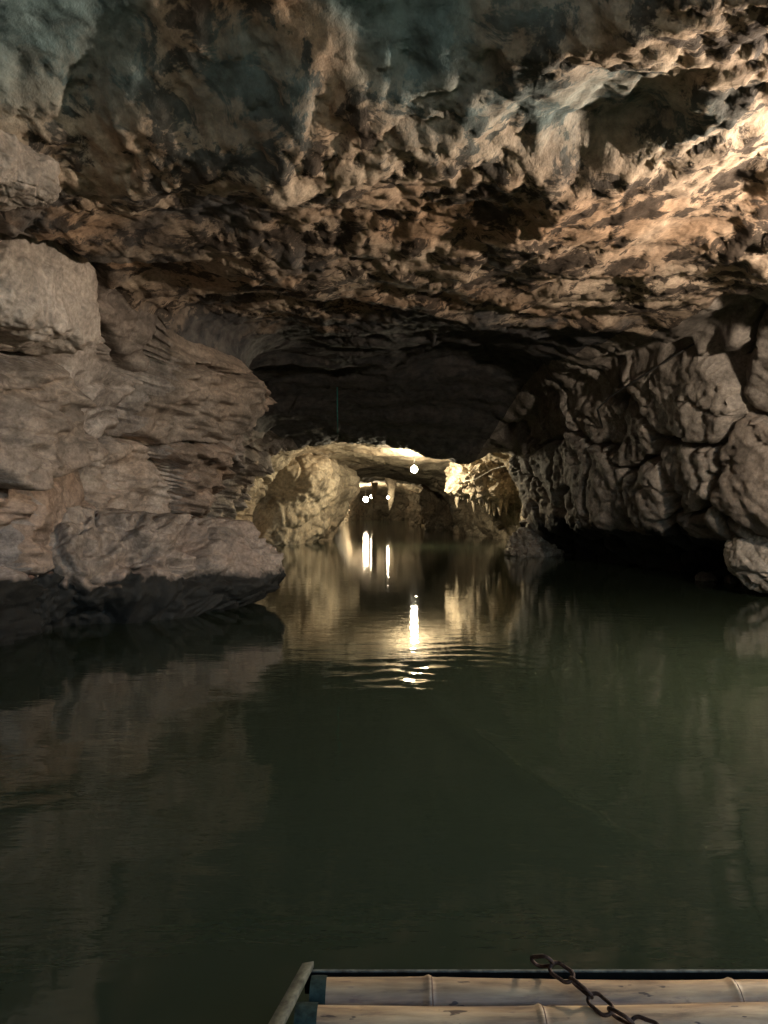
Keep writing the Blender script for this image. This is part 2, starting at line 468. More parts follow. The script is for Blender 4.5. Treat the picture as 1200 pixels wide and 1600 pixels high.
slab = terrace(fbm(p * np.array([0.22, 0.8, 0.2]) + 0.12 * warp2, 4, 65), 0.17, 0.10)
ce = ce + 0.13 * slab * sstep(8.5, 10.5, p[:, 1]) * sstep(17.6, 15.5, p[:, 1])

def bump2(cx, cy, rx, ry):
    return np.exp(-(((p[:, 0] - cx) / rx) ** 2 + ((p[:, 1] - cy) / ry) ** 2) ** 1.5)
wob = 0.22 * warp[:, 0] + 0.08 * warp2[:, 1]
ystep = 4.05 - 1.15 * sstep(0.1, 1.4, p[:, 0]) + wob
back = sstep(ystep + 0.40, ystep - 0.55, p[:, 1])       # tall hollow over the raft, its face turned to the daylight
hollow = 0.17 * bump2(1.0 + 1.6 * wob, 4.05 + 1.2 * wob, 0.6, 0.36) + 0.10 * bump2(-0.6 + wob, 5.3, 0.8, 0.35)
smooth_part = 1 - 0.45 * np.maximum(back, bump2(1.05, 4.05, 0.6, 0.34))
ce = ce * smooth_part - 0.34 * back * sstep(-2.6, -1.8, p[:, 0]) - hollow
# beds break off one after the other: the roof behind steps up into the dark
for k_, (yb, rise, amp) in enumerate([(6.5, 0.06, 0.05), (7.5, 0.09, 0.08), (8.8, 0.08, 0.06), (10.2, 0.08, 0.05)]):
    ly = yb + 0.55 * perlin(p * np.array([0.55, 0.1, 0.1]), 160 + k_) * 1.6 + (0.28 * p[:, 0] + 0.34 * np.clip(p[:, 0], 0, 4)) * (1 - 0.2 * k_) + 0.18 * warp[:, 1] + 0.10 * warp2[:, 0]
    if k_ >= 2:
        ly = ly + (3.0 - 1.1 * (k_ - 2)) * sstep(0.9, 0.3, p[:, 0] + 0.3 * warp[:, 0])
    ce = ce + amp * np.exp(-((p[:, 1] - ly) / 0.35) ** 2) - rise * sstep(ly, ly + 0.25, p[:, 1]) * sstep(16.0, 14.0, p[:, 1])
# left wall: jointed blocks with thin bedding
ql = np.stack([p[:, 1] * 0.72 + 0.25 * p[:, 2] + 0.30 * warp[:, 0] + 0.10 * warp2[:, 1], p[:, 2] * 1.15 - 0.10 * p[:, 1] + 0.25 * warp[:, 2] + 0.08 * warp2[:, 0]], -1)
L1, L2, LID, LX, LY = voronoi2(ql, 71, 0.8)
lr = (LID & 255) / 255.0 - 0.5
lt1 = ((LID >> 8) & 255) / 255.0 - 0.5
lt2 = ((LID >> 16) & 255) / 255.0 - 0.5
edge = L2 - L1
le = 0.50 * lr + 0.40 * lt1 * LX + 0.55 * lt2 * LY - 0.24 * (1 - sstep(0.0, 0.13, edge))
K1, K2, KID, KX, KYY = voronoi2(ql * np.array([2.3, 2.9]) + 0.35 * warp2[:, :2] + 1.3, 73, 0.95)
k1 = (KID & 255) / 255.0 - 0.5; k2 = ((KID >> 8) & 255) / 255.0 - 0.5; k3 = ((KID >> 16) & 255) / 255.0 - 0.5
facet = sstep(-0.3, 0.1, perlin(p * 0.75, 78))
le = le + facet * (0.17 * k1 + 0.22 * k2 * KX + 0.26 * k3 * KYY - 0.05 * (1 - sstep(0, 0.10, K2 - K1)))
bed = p[:, 2] + 0.14 * p[:, 1] + 0.07 * warp[:, 1] + 0.04 * warp2[:, 2]
bedmask = sstep(-0.1, 0.25, perlin(p * np.array([0.6, 0.6, 0.9]), 77) + 0.25 * sstep(7.6, 9.0, p[:, 1]))
b3 = np.stack([p[:, 1] * 1.3 + p[:, 0] * 1.3, bed * 6.0, p[:, 1] * 0.4], -1)
lam = fbm(b3, 4, 79, 0.6)
le = le + bedmask * 0.12 * terrace(lam, 0.22, 0.22) * sstep(0.03, 0.16, edge)
Q1, Q2 = voronoi3(p * 5.5 + 0.6 * warp2, 85)
le = le + 0.045 * (1 - sstep(0.0, 0.8, Q1)) * sstep(0.0, 0.35, perlin(p * 1.1, 86) + 0.1)
le = le + 0.05 * ridged(p * 2.4 + warp, 3, 81) + 0.022 * fbm(p * 10, 3, 83)

# right wall: rounded lobes between deep fissures
qr = np.stack([p[:, 1] * 0.72 + 0.30 * p[:, 2] + 0.42 * warp[:, 0] + 0.12 * warp2[:, 1], p[:, 2] * 0.95 - 0.22 * p[:, 1] + 0.42 * warp[:, 2] + 0.12 * warp2[:, 0]], -1)
R1, R2, RID, RX, RY = voronoi2(qr, 91, 0.9)
redge = R2 - R1
rr_ = (RID & 255) / 255.0 - 0.5
rt1 = ((RID >> 8) & 255) / 255.0 - 0.5; rt2 = ((RID >> 16) & 255) / 255.0 - 0.5
re_ = 0.20 * rr_ + 0.26 * rt1 * RX + 0.30 * rt2 * RY + 0.10 * sstep(0.0, 0.22, redge) - 0.10 - 0.24 * (1 - sstep(0.0, 0.10, redge))
S1, S2, SID, SX, SY = voronoi2(np.stack([p[:, 1] * 2.3 + 1.1 * p[:, 2], p[:, 2] * 1.25 - 0.5 * p[:, 1]], -1) + 0.8 * warp[:, :2] + 0.45 * warp2[:, :2], 95, 0.95)
fz = sstep(-0.15, 0.15, perlin(p * 0.9, 97) + 0.05)
re_ = re_ + 0.65 * fz * (0.10 * ((SID & 255) / 255.0 - 0.5) + 0.14 * (((SID >> 8) & 255) / 255.0 - 0.5) * SX + 0.14 * (((SID >> 16) & 255) / 255.0 - 0.5) * SY + 0.03 * sstep(0.0, 0.2, S2 - S1) - 0.10 * (1 - sstep(0.0, 0.08, S2 - S1)))
re_ = re_ + 0.025 * ridged(p * np.array([1.5, 3.2, 1.1]) + warp, 3, 96) + 0.035 * fbm(p * 3.0, 4, 98, 0.6) + 0.018 * fbm(p * 11, 3, 99, 0.6)

disp = disp + wc * ce + wl * le * (1 - 0.6 * far) + wr * re_
disp = disp + far * (0.06 * fbm(p * 1.7, 4, 121))
arch = np.exp(-((p[:, 1] - 18.0) / 1.6) ** 2) * wc
disp = disp + arch * (0.10 * perlin(p * np.array([0.9, 0.5, 0.3]), 151) + 0.07 * perlin(p * np.array([2.6, 1.2, 0.3]), 152) + 0.05 * ridged(p * np.array([4.0, 2.5, 1.0]), 2, 153)) + wc * sstep(29, 32, p[:, 1]) * 0.16 * fbm(p * 1.3, 3, 154)
disp = disp - 0.24 * np.exp(-((T - 9.45 - 0.2 * warp[:, 1] - 0.1 * warp2[:, 0]) / 0.20) ** 2) * sstep(6.3, 7.6, p[:, 1]) * sstep(17.0, 15.0, p[:, 1])   # dark slot between roof slab and right wall
fade = sstep(-0.7, 0.2, p[:, 2])               # calm below the water
V = p + n * (disp * (0.35 + 0.65 * fade))[:, None]
F = grid_faces(NR, NC)
Tq = T[F].mean(1)
Yq = p[F, 1].mean(1)

def add_block_parts(owner, idq, edgeq, keep, mat, thr, limit, name):
    ids, counts = np.unique(idq[keep & (edgeq > thr)], return_counts=True)
    order = np.argsort(-counts)[:limit]
    taken = np.zeros(len(idq), bool)
    for k in order:
        if counts[k] < 120:
            continue
        sel = keep & (idq == ids[k]) & (edgeq > thr)
        v, f = subset(V, F, sel)
        link(name, mesh_np(name, v, f, mat), owner)
        taken |= sel
    return taken

Xq = p[F, 0].mean(1)
inside = Yq > -2.6 + 0.75 * Xq
left_near = (Tq < 5.0) & (Yq < 18.3) & inside
left_far = (Tq < 5.0) & (Yq >= 18.3)
right_near = (Tq > 9.0) & (Yq < 18.3) & inside
right_far = (Tq > 9.0) & (Yq >= 18.3)
ceil_near = (Tq >= 5.0) & (Tq <= 9.0) & (Yq < 18.3) & inside
ceil_far = (Tq >= 5.0) & (Tq <= 9.0) & (Yq >= 18.3)

c0 = F[:, 0]
seenl = left_near & (Yq > 4.5) & (Yq < 12) & (Tq > 0.9)
seenr = right_near & (Yq > 6.5) & (Tq < 13.1)
wall_l = empty('cave_wall_left')
wall_r = empty('cave_wall_right')
tk_l = add_block_parts(wall_l, LID[c0], edge[c0], seenl, M_LEFT, 0.03, 90, 'rock_block')
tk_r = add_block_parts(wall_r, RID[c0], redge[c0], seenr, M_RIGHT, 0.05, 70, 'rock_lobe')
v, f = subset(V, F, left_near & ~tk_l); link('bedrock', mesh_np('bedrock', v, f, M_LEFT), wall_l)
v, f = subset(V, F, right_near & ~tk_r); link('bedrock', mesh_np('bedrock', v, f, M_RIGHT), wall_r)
tag(wall_l, 'blocky layered tan limestone wall on the left side of the cave', 'cave wall', kind='structure')
tag(wall_r, 'rounded brown rock wall with deep dark fissures on the right', 'cave wall', kind='structure')
roof_tint_all = np.clip(back * 1.0 + 0.6 * bump2(1.05, 4.05, 0.7, 0.4), 0, 1) * sstep(-0.35, 0.15, perlin(p * 1.6, 131) + 0.15)
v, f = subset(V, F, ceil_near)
roof_tint_pts = roof_tint_all[np.unique(F[ceil_near])]
roof_shade_pts = (sstep(-0.25, 0.35, perlin(p * np.array([0.5, 0.35, 0.4]), 133) + 0.5 * fbm(p * 2.2, 3, 134) + 0.30 * (p[:, 1] - 7.5 - 0.55 * p[:, 0])) * 0.92)[np.unique(F[ceil_near])]  # painted shade, growing toward the back of the near roof
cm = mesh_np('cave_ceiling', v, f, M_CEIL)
at = cm.attributes.new('roof_tint', 'FLOAT', 'POINT')
at.data.foreach_set('value', roof_tint_pts.astype(np.float32))
at = cm.attributes.new('roof_shade', 'FLOAT', 'POINT')
at.data.foreach_set('value', roof_shade_pts.astype(np.float32))
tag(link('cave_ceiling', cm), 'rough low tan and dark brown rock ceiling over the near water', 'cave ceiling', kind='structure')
v, f = subset(V, F, ceil_far)
tag(link('cave_ceiling', mesh_np('cave_ceiling', v, f, M_FAR)), 'lamp lit yellowish rock ceiling of the far passage', 'cave ceiling', kind='structure')
v, f = subset(V, F, left_far)
tag(link('cave_wall_left', mesh_np('cave_wall_left', v, f, M_FAR)), 'golden lamp lit rock wall left of the hanging bulb', 'cave wall', kind='structure')
v, f = subset(V, F, right_far)
tag(link('cave_wall_right', mesh_np('cave_wall_right', v, f, M_FAR)), 'dark rock wall behind the stalactites, right of the far passage', 'cave wall', kind='structure')

# unseen rock sheet added to hold back daylight, left open behind the right shoulder
bx = np.linspace(-7, 0.9, 60); bz_ = np.linspace(-0.8, 5, 44)
BX, BZ = np.meshgrid(bx, bz_, indexing='ij')
bp_ = np.stack([BX, -5.2 + 0.25 * BX * 0 + 0.0 * BZ, BZ], -1).reshape(-1, 3)
bp_[:, 1] += 0.5 * fbm(bp_ * 0.8, 4, 171) - 0.10 * np.abs(bp_[:, 2] - 1.5)
tag(link('daylight_blocker', mesh_np('daylight_blocker', bp_, grid_faces(60, 44), M_LEFT)), 'unseen rock sheet added behind the raft to hold back daylight', 'cave wall', kind='structure')

# ------------------------------------------------------------------ rocks
def rock_mesh(name, rad, seed, mat, res=60, rough=0.16, flat_top=0.0, undercut=0.0, lumps=1.6, power=2.0):
    """cube-sphere turned into a weathered block, origin at its centre"""
    g = np.linspace(-1, 1, res)
    a, b = np.meshgrid(g, g, indexing='ij')
    o = np.ones_like(a)
    sides = [(a, b, o), (b, a, -o), (o, a, b), (-o, b, a), (b, o, a), (a, -o, b)]
    vs, fs = [], []
    for k, (x, y_, z) in enumerate(sides):
        q = np.stack([x, y_, z], -1).reshape(-1, 3)
        q = q / (np.abs(q) ** power).sum(1)[:, None] ** (1 / power)
        vs.append(q); fs.append(grid_faces(res, res) + k * res * res)
    q = np.concatenate(vs); f = np.concatenate(fs)
    rad = np.array(rad, float)
    w = q * rad
    nn = q / np.linalg.norm(q, axis=1)[:, None]
    s = float(rad.mean())
    k = lumps / s
    off = np.array([seed * 3.1, seed * 1.7, seed * 2.3])
    wq = w + 0.12 * s * np.stack([perlin(w * k + off, 1), perlin(w * k + off, 2), perlin(w * k + off, 3)], -1)
    d = rough * s * fbm(wq * k + off, 5, seed) + 0.35 * rough * s * ridged(wq * k * 1.7 + off, 3, seed + 9)
    e1, e2 = voronoi3(wq * k * 1.1 + off, seed + 4)
    d = d - 0.30 * rough * s * (1 - sstep(0, 0.12, e2 - e1))
    w = w + nn * d[:, None]
    if flat_top:
        top = rad[2] * flat_top
        w[:, 2] = np.where(w[:, 2] > top, top + (w[:, 2] - top) * 0.3, w[:, 2])
    if undercut:
        u = 1 - undercut * sstep(0.15, -0.55, w[:, 2] / rad[2])
        w[:, 0] *= u; w[:, 1] *= u
    # weld the cube-sphere seams
    key = np.round(np.concatenate(vs), 5)
    _, first, inv = np.unique(key, axis=0, return_index=True, return_inverse=True)
    inv = inv.ravel()
    return mesh_np(name, w[first], inv[f], mat)

def place_rock(name, loc, rad, rz, seed, mat, label, cat, group=None, tilt=0.0, **kw):
    o = link(name, rock_mesh(name, rad, seed, mat, **kw), loc=loc)
    o.rotation_euler = (0, tilt, rz)
    return tag(o, label, cat, group)

place_rock('rock_ledge', (-3.10, 7.75, 0.27), (2.05, 1.05, 0.86), R(38), 3, M_LEDGE, 'long rounded rock ledge jutting over the water below the left wall', 'rock', res=150, rough=0.17, flat_top=0.9, undercut=0.36, lumps=2.6, power=2.3, tilt=R(4))
M_RED = rock_material('reddish_rock', (0.26, 0.16, 0.115), (0.17, 0.095, 0.065), (0.07, 0.04, 0.028), (0.20, 0.13, 0.10), patch=2.0, wet_shade=0.02, dark_amt=0.4, wet=0.4, bump=0.6)
place_rock('boulder', (-3.45, 6.75, 0.30), (0.62, 0.55, 0.50), R(20), 12, M_RED, 'reddish brown boulder at the waterline by the left picture edge', 'boulder', res=70, rough=0.22, lumps=2.0, power=2.6, undercut=0.2)
place_rock('boulder', (4.72, 9.3, 0.50), (0.52, 0.5, 0.46), R(20), 5, M_STONE, 'pale rounded boulder at the waterline cut by the right edge', 'boulder', res=60, rough=0.1)
place_rock('boulder', (3.35, 17.0, 0.20), (0.58, 0.5, 0.42), R(10), 8, M_STONE, 'small wet boulder at the waterline below the right wall', 'boulder', res=60, rough=0.22, lumps=2.4)
for k, (x, y_, s) in enumerate([(4.75, 11.3, 0.16), (5.0, 11.0, 0.13), (5.15, 10.6, 0.2)]):
    place_rock('wet_stone', (x, y_, 0.02), (s, s * 0.8, s * 0.7), k * 1.3, 20 + k, M_WET,
               ['glinting wet stone in the water left of its two neighbours by the right boulder', 'smallest wet stone in the water, middle of three by the right boulder', 'wet stone at the waterline closest to the right edge boulder'][k], 'stone', 'wet stones at the right waterline', res=28)
place_rock('rock_block', (-2.12, 4.2, 2.93), (0.24, 0.28, 0.13), R(-20), 31, M_PALE, 'pale angular rock jutting from ceiling at the upper left edge', 'rock', res=80, rough=0.15, power=4.0, lumps=1.3)
place_rock('rock_block', (-2.86, 5.75, 2.72), (0.52, 0.6, 0.37), R(-12), 33, M_PALE, 'large pale smooth block at the top of the left wall', 'rock', res=100, rough=0.14, power=4.5, lumps=1.1)

sb = place_rock('boulder', (-2.85, 23.6, 1.10), (1.15, 2.4, 1.75), R(-14), 44, M_FAR, 'large smooth golden boulder slanting out of the water left of the bulb', 'boulder', res=110, rough=0.14, lumps=1.5, power=5.0)
sb.rotation_euler = (R(-4), R(33), R(-14))
# ------------------------------------------------------------------ stalactite outcrop by the lamp
def stalactite_mesh(name, length, rad, seed, mat, seg=14, rings=18):
    rnd = np.random.RandomState(seed)
    t = np.linspace(0, 1, rings)
    ph = rnd.rand(3) * 6.28
    vs = []
    for i, ti in enumerate(t):
        a = np.linspace(0, 2 * np.pi, seg, endpoint=False)
        r = rad * ((1 - ti) ** 0.7 * 0.9 + 0.06) * (1 + 0.16 * np.sin(3 * a + ph[0] + 2 * ti) + 0.12 * math.sin(9 * ti + ph[1]) + 0.08 * rnd.randn(seg))
        vs.append(np.stack([r * np.cos(a) + 0.15 * rad * math.sin(4 * ti + ph[2]), r * np.sin(a), np.full(seg, -ti * length)], -1))
    vs = np.concatenate(vs)
    fs = [(i * seg + k, (i + 1) * seg + k, (i + 1) * seg + (k + 1) % seg, i * seg + (k + 1) % seg) for i in range(rings - 1) for k in range(seg)]
    return mesh_np(name, vs, np.array(fs), mat)

oc = empty('rock_outcrop', (2.85, 21.5, 0.9))
tag(oc, 'craggy lamp lit outcrop hung with short stalactites, right of the bulb', 'rock outcrop')
o = link('rock_mass', rock_mesh('rock_mass', (1.25, 1.25, 0.66), 47, M_FAR, res=130, rough=0.20, lumps=2.0, power=2.4), oc, (0.25, 0.2, 0.98))
rnd = random.Random(5)
for k in range(26):
    fx = -0.80 + 1.75 * (k + rnd.random() * 0.6) / 26
    ln = 0.30 + 0.38 * rnd.random() ** 1.5
    ztop = 0.52 - 0.08 * rnd.random() + 0.22 * abs(fx - 0.25) ** 1.5
    link('stalactite', stalactite_mesh('stalactite', ln, 0.05 + 0.06 * rnd.random(), 50 + k, M_FAR), oc, (fx, -0.70 + 0.5 * (rnd.random()) + 0.45 * abs(fx - .2), ztop))

# far pillars and rocks
def pillar(name, loc, h0, h1, r, seed, label, cat):
    o = link(name, rock_mesh(name, (r, r * 0.9, (h1 - h0) / 2), seed, M_FAR, res=44, rough=0.3, lumps=1.8), loc=(loc[0], loc[1], (h0 + h1) / 2))
    return tag(o, label, cat)
st = link('stalactite', stalactite_mesh('stalactite', 1.75, 0.3, 90, M_FAR, 18, 26), loc=(0.32, 39.6, 2.62))
tag(st, 'long lit stalactite hanging in the far passage right of the bulbs', 'stalactite')
st = link('stalactite', stalactite_mesh('stalactite', 1.6, 0.2, 91, M_FAR, 16, 26), loc=(-0.62, 46.5, 2.5))
tag(st, 'thin lit stalactite beside the farthest pair of bulbs', 'stalactite')
pillar('rock_pillar', (1.75, 41.5, 0), -0.3, 1.75, 0.40, 61, 'lit rock pillar standing in the water of the far passage', 'rock pillar')
pillar('rock_pillar', (2.6, 36.0, 0), -0.3, 2.6, 0.75, 62, 'dark rock pillar at the right of the far passage', 'rock pillar')

# ------------------------------------------------------------------ lamps
def emit_mat(name, col, strength):
    m, nt, b = new_mat(name)
    b.inputs['Base Color'].default_value = (0.8, 0.8, 0.8, 1)
    b.inputs['Emission Color'].default_value = (*col, 1)
    b.inputs['Emission Strength'].default_value = strength
    b.inputs['Roughness'].default_value = 0.3
    return m

def plain(name, col, rough=0.6, metal=0.0, nscale=30, var=0.35, bump=0.2, spec=0.3):
    m, nt, b = new_mat(name)
    b.inputs['Specular IOR Level'].default_value = spec
    tc = nt.nodes.new('ShaderNodeNewGeometry').outputs['Position']
    nn = noise_node(nt, tc, nscale, 6, 0.65)
    c = ramp(nt, nn.outputs[0], [(0.3, tuple(x * (1 - var) for x in col)), (0.7, tuple(min(1, x * (1 + var)) for x in col))]).outputs[0]
    nt.links.new(c, b.inputs['Base Color'])
    b.inputs['Roughness'].default_value = rough
    b.inputs['Metallic'].default_value = metal
    if bump:
        bp = nt.nodes.new('ShaderNodeBump')
        bp.inputs['Strength'].default_value = bump
        bp.inputs['Distance'].default_value = 0.004
        nt.links.new(nn.outputs[0], bp.inputs['Height'])
        nt.links.new(bp.outputs[0], b.inputs['Normal'])
    return m

M_SOCKET = plain('black_bakelite', (0.03, 0.03, 0.03), 0.4)
M_CORD = plain('cable_rubber', (0.06, 0.055, 0.05), 0.6)
M_WHITEWIRE = plain('white_wire', (0.55, 0.52, 0.45), 0.5)

def bulb_mesh(name, r, mat):
    prof = [(0.0, -1.0), (0.38, -0.92), (0.71, -0.71), (0.92, -0.38), (1.0, 0.0), (0.92, 0.38), (0.71, 0.71), (0.42, 0.92), (0.30, 1.0), (0.28, 1.15)]
    seg = 14
    vs = [(r * a * math.cos(2 * math.pi * k / seg), r * a * math.sin(2 * math.pi * k / seg), r * z) for a, z in prof[1:] for k in range(seg)]
    fs = [(i * seg + k, i * seg + (k + 1) % seg, (i + 1) * seg + (k + 1) % seg, (i + 1) * seg + k) for i in range(len(prof) - 2) for k in range(seg)]
    vs.append((0, 0, -r)); c = len(vs) - 1
    fs += [(c, (k + 1) % seg, k) for k in range(seg)]
    me = bpy.data.meshes.new(name)
    me.from_pydata(vs, [], fs)
    me.polygons.foreach_set('use_smooth', [True] * len(fs))
    me.materials.append(mat)
    return me

def hanging_bulb(loc, r, strength, col, top, label):
    e = empty('hanging_bulb', loc)
    tag(e, label, 'lamp', 'bare bulbs along the cave')
    link('bulb', bulb_mesh('bulb', r, emit_mat('lit_bulb', col, strength)), e)
    link('socket', tube_mesh('socket', [(0, 0, r * 1.02), (0, 0, r * 1.05), (0, 0, r * 1.5), (0, 0, r * 1.6)], [r * .28, r * .33, r * .30, r * .12], M_SOCKET, 12), e)
    link('cord', tube_mesh('cord', [(0, 0, r * 1.55), (0.005, 0, (top - loc[2]) * .5), (0, 0, top - loc[2])], 0.006, M_CORD, 6), e)
    return e

WARM = (1.0, 0.86, 0.60)
hanging_bulb((0.81, 20.6, 2.07), 0.09, 205, WARM, 2.75, 'bare lit bulb hanging under the middle of the lit ceiling')
hanging_bulb((-1.20, 50.5, 1.50), 0.17, 45, (1.0, 0.84, 0.58), 2.7, 'lower left bulb of the pair at the far end of passage')
hanging_bulb((-0.72, 49.0, 1.66), 0.15, 40, (1.0, 0.84, 0.58), 2.7, 'upper right bulb of the pair at the far end of passage')
hanging_bulb((0.20, 38.6, 1.5), 0.06, 70, (1.0, 0.84, 0.58), 2.7, 'small bulb beside the long stalactite in the far passage')
hanging_bulb((3.6, 4.1, 2.34), 0.08, 400, (1.0, 0.84, 0.67), 3.1, 'bare bulb on the right above the raft, outside the picture')

# ------------------------------------------------------------------ water
def water_material():
    m, nt, b = new_mat('murky_green_water')
    tc = nt.nodes.new('ShaderNodeNewGeometry').outputs['Position']
    b.inputs['Base Color'].default_value = (0.022, 0.030, 0.018, 1)
    b.inputs['Roughness'].default_value = 0.03
    b.inputs['IOR'].default_value = 1.33
    n1 = noise_node(nt, mapping(nt, tc, (0.9, 2.3, 1.0)), 2.2, 3, 0.5, 0.6)
    n2 = noise_node(nt, mapping(nt, tc, (2.0, 6.0, 1.0)), 5.0, 2, 0.5, 0.3)
    b1 = nt.nodes.new('ShaderNodeBump'); b1.inputs['Strength'].default_value = 0.5; b1.inputs['Distance'].default_value = 0.0034
    b2 = nt.nodes.new('ShaderNodeBump'); b2.inputs['Strength'].default_value = 0.5; b2.inputs['Distance'].default_value = 0.0011
    nt.links.new(n1.outputs[0], b1.inputs['Height']); nt.links.new(n2.outputs[0], b2.inputs['Height'])
    nt.links.new(b1.outputs[0], b2.inputs['Normal']); nt.links.new(b2.outputs[0], b.inputs['Normal'])
    return m

M_WATER = water_material()
wy = list(np.arange(-60, -2, 2.0)) + list(np.arange(-2, 1.4, 0.1))
y = 1.4
while y < 9:
    wy.append(y); y += max(0.012, 0.0022 * y * y)
while y < 66:
    wy.append(y); y += 0.02 * y
wy = np.array(wy)
wxn = np.linspace(-1, 1, 420)
half = np.where(wy < 1.4, 7.0, np.clip(1.2 + wy * 0.75, 2.5, 9.0))
half = np.where(wy < -2, 60.0, half)
WX = np.sign(wxn)[None, :] * (np.abs(wxn)[None, :] ** 1.3) * half[:, None]
W = np.stack([WX, np.broadcast_to(wy[:, None], WX.shape), np.zeros_like(WX)], -1).reshape(-1, 3)
# ring ripples and the wake crest that curls away from the bow
ww = np.stack([perlin(W * 1.1, 141), perlin(W * 1.1, 142)], -1)
dx_, dy_ = W[:, 0] - 0.42 + 0.12 * ww[:, 0], W[:, 1] - 4.75 + 0.12 * ww[:, 1]
d = np.hypot(dx_, dy_); an = np.arctan2(dx_, dy_)
z = 0.0065 * np.sin(d * 2 * np.pi / 0.17 + 2 * ww[:, 1]) * np.exp(-((d - 1.15) / 0.38) ** 2) * np.exp(-((an - 0.28) / 0.5) ** 2) * (0.25 + 0.75 * sstep(-0.3, 0.4, perlin(W * np.array([1.7, 2.6, 1.0]), 147)))
d2 = np.hypot((W[:, 0] - 0.16) / 1.3, (W[:, 1] - 5.0) / 1.2)
z = z + 0.011 * fbm(W * np.array([3.6, 6.0, 1.0]), 3, 143) * np.exp(-(d2 / 0.27) ** 2)
z = z + 0.0018 * fbm(W * np.array([2.2, 3.2, 1.0]), 2, 145) * sstep(9.0, 3.0, W[:, 1])
ty = np.clip((4.6 - W[:, 1]) / 2.1, 0, 1)
cx = 0.19 + 0.62 * ty ** 1.25
dd = (W[:, 0] - cx) * 0.93
z = z + 0.008 * np.exp(-(dd / 0.085) ** 2) * sstep(4.9, 4.4, W[:, 1]) * sstep(2.3, 3.0, W[:, 1])
W[:, 2] = z
tag(link('water', mesh_np('water', W, grid_faces(len(wy), 420), M_WATER)), 'still murky green cave water with lamp reflections', 'water', kind='structure')
# bed under the water
bedm = mesh_np('river_bed', np.array([(-70, -70, -0.75), (70, -70, -0.75), (70, 70, -0.75), (-70, 70, -0.75)]), np.array([(0, 1, 2, 3)]), M_WET)
tag(link('river_bed', bedm), 'dark muddy bed under the cave water', 'river bed', kind='structure')


# ------------------------------------------------------------------ bamboo raft
def bamboo_material():
    m, nt, b = new_mat('weathered_bamboo')
    tc = nt.nodes.new('ShaderNodeTexCoord').outputs['Object']
    oi = nt.nodes.new('ShaderNodeObjectInfo')
    off = nt.nodes.new('ShaderNodeVectorMath'); off.operation = 'ADD'
    nt.links.new(tc, off.inputs[0]); nt.links.new(oi.outputs['Location'], off.inputs[1])
    v = off.outputs[0]
    n1 = noise_node(nt, mapping(nt, v, (3.0, 22, 22)), 1.6, 7, 0.65, 0.3)
    n2 = noise_node(nt, mapping(nt, v, (6, 10, 10)), 2.0, 5, 0.6)
    n3 = noise_node(nt, mapping(nt, v, (9, 40, 40)), 2.0, 4, 0.6)
    c = ramp(nt, n1.outputs[0], [(0.32, (0.12, 0.075, 0.045)), (0.46, (0.36, 0.245, 0.13)), (0.64, (0.55, 0.40, 0.22))]).outputs[0]
    sp = ramp(nt, n2.outputs[0], [(0.66, 0.0), (0.74, 0.8)]).outputs[0]
    c = mixrgb(nt, sp, c, (0.07, 0.045, 0.03))
    s3 = ramp(nt, n3.outputs[0], [(0.60, 0.0), (0.70, 0.55)]).outputs[0]
    c = mixrgb(nt, s3, c, (0.15, 0.09, 0.075))
    n4 = noise_node(nt, mapping(nt, v, (18, 55, 55)), 1.5, 2, 0.5)
    s4 = ramp(nt, n4.outputs[0], [(0.69, 0.0), (0.72, 0.9)]).outputs[0]
    c = mixrgb(nt, s4, c, (0.05, 0.03, 0.02))
    n5 = noise_node(nt, mapping(nt, v, (1.3, 5, 5)), 1.5, 4, 0.6)
    c = mixrgb(nt, 0.8, c, ramp(nt, n5.outputs[0], [(0.35, (0.42, 0.39, 0.38)), (0.6, (1.1, 1.08, 1.0))]).outputs[0], 'MULTIPLY')
    nt.links.new(c, b.inputs['Base Color'])
    b.inputs['Roughness'].default_value = 0.55
    bp = nt.nodes.new('ShaderNodeBump'); bp.inputs['Strength'].default_value = 0.25; bp.inputs['Distance'].default_value = 0.004
    nt.links.new(n1.outputs[0], bp.inputs['Height']); nt.links.new(bp.outputs[0], b.inputs['Normal'])
    return m

M_BAMBOO = bamboo_material()
M_STEEL = plain('weathered_grey_steel', (0.085, 0.092, 0.07), 0.75, 0.0, 45, 0.8, 0.5)
M_RIM = plain('dark_green_rim', (0.004, 0.005, 0.004), 0.9, 0.0, 50, 0.5, 0.3, 0.05)
M_TEAL = plain('flaking_teal_paint', (0.017, 0.028, 0.022), 0.85, 0.0, 60, 0.6, 0.4, 0.1)
M_CHAIN = plain('rusty_chain_iron', (0.045, 0.028, 0.02), 0.55, 0.7, 120, 0.7, 0.6)
DECK = 0.20                                     # height of the pole tops over the water

def pole_mesh(name, x0, x1, r, nodes, seed):
    rnd = np.random.RandomState(seed)
    xs = [x0]
    xx = sorted(set(list(np.linspace(x0, x1, 60)) + [nd + dx for nd in nodes for dx in (-.016, -.008, -.003, 0, .003, .008, .016)]))
    xx = np.array(xx)
    rad = np.full(len(xx), r)
    for nd in nodes:
        d = xx - nd
        rad += 0.0030 * np.exp(-(d / 0.006) ** 2) - 0.0016 * np.exp(-((d - 0.012) / 0.006) ** 2) + 0.002 * np.exp(-(np.abs(d) / 0.05))
    bend = 0.004 * np.sin(xx * 2.3 + seed) + 0.002 * np.sin(xx * 6 + seed * 2)
    pts = np.stack([xx, bend, 0.5 * bend], -1)
    return tube_mesh(name, pts, rad, M_BAMBOO, 18)

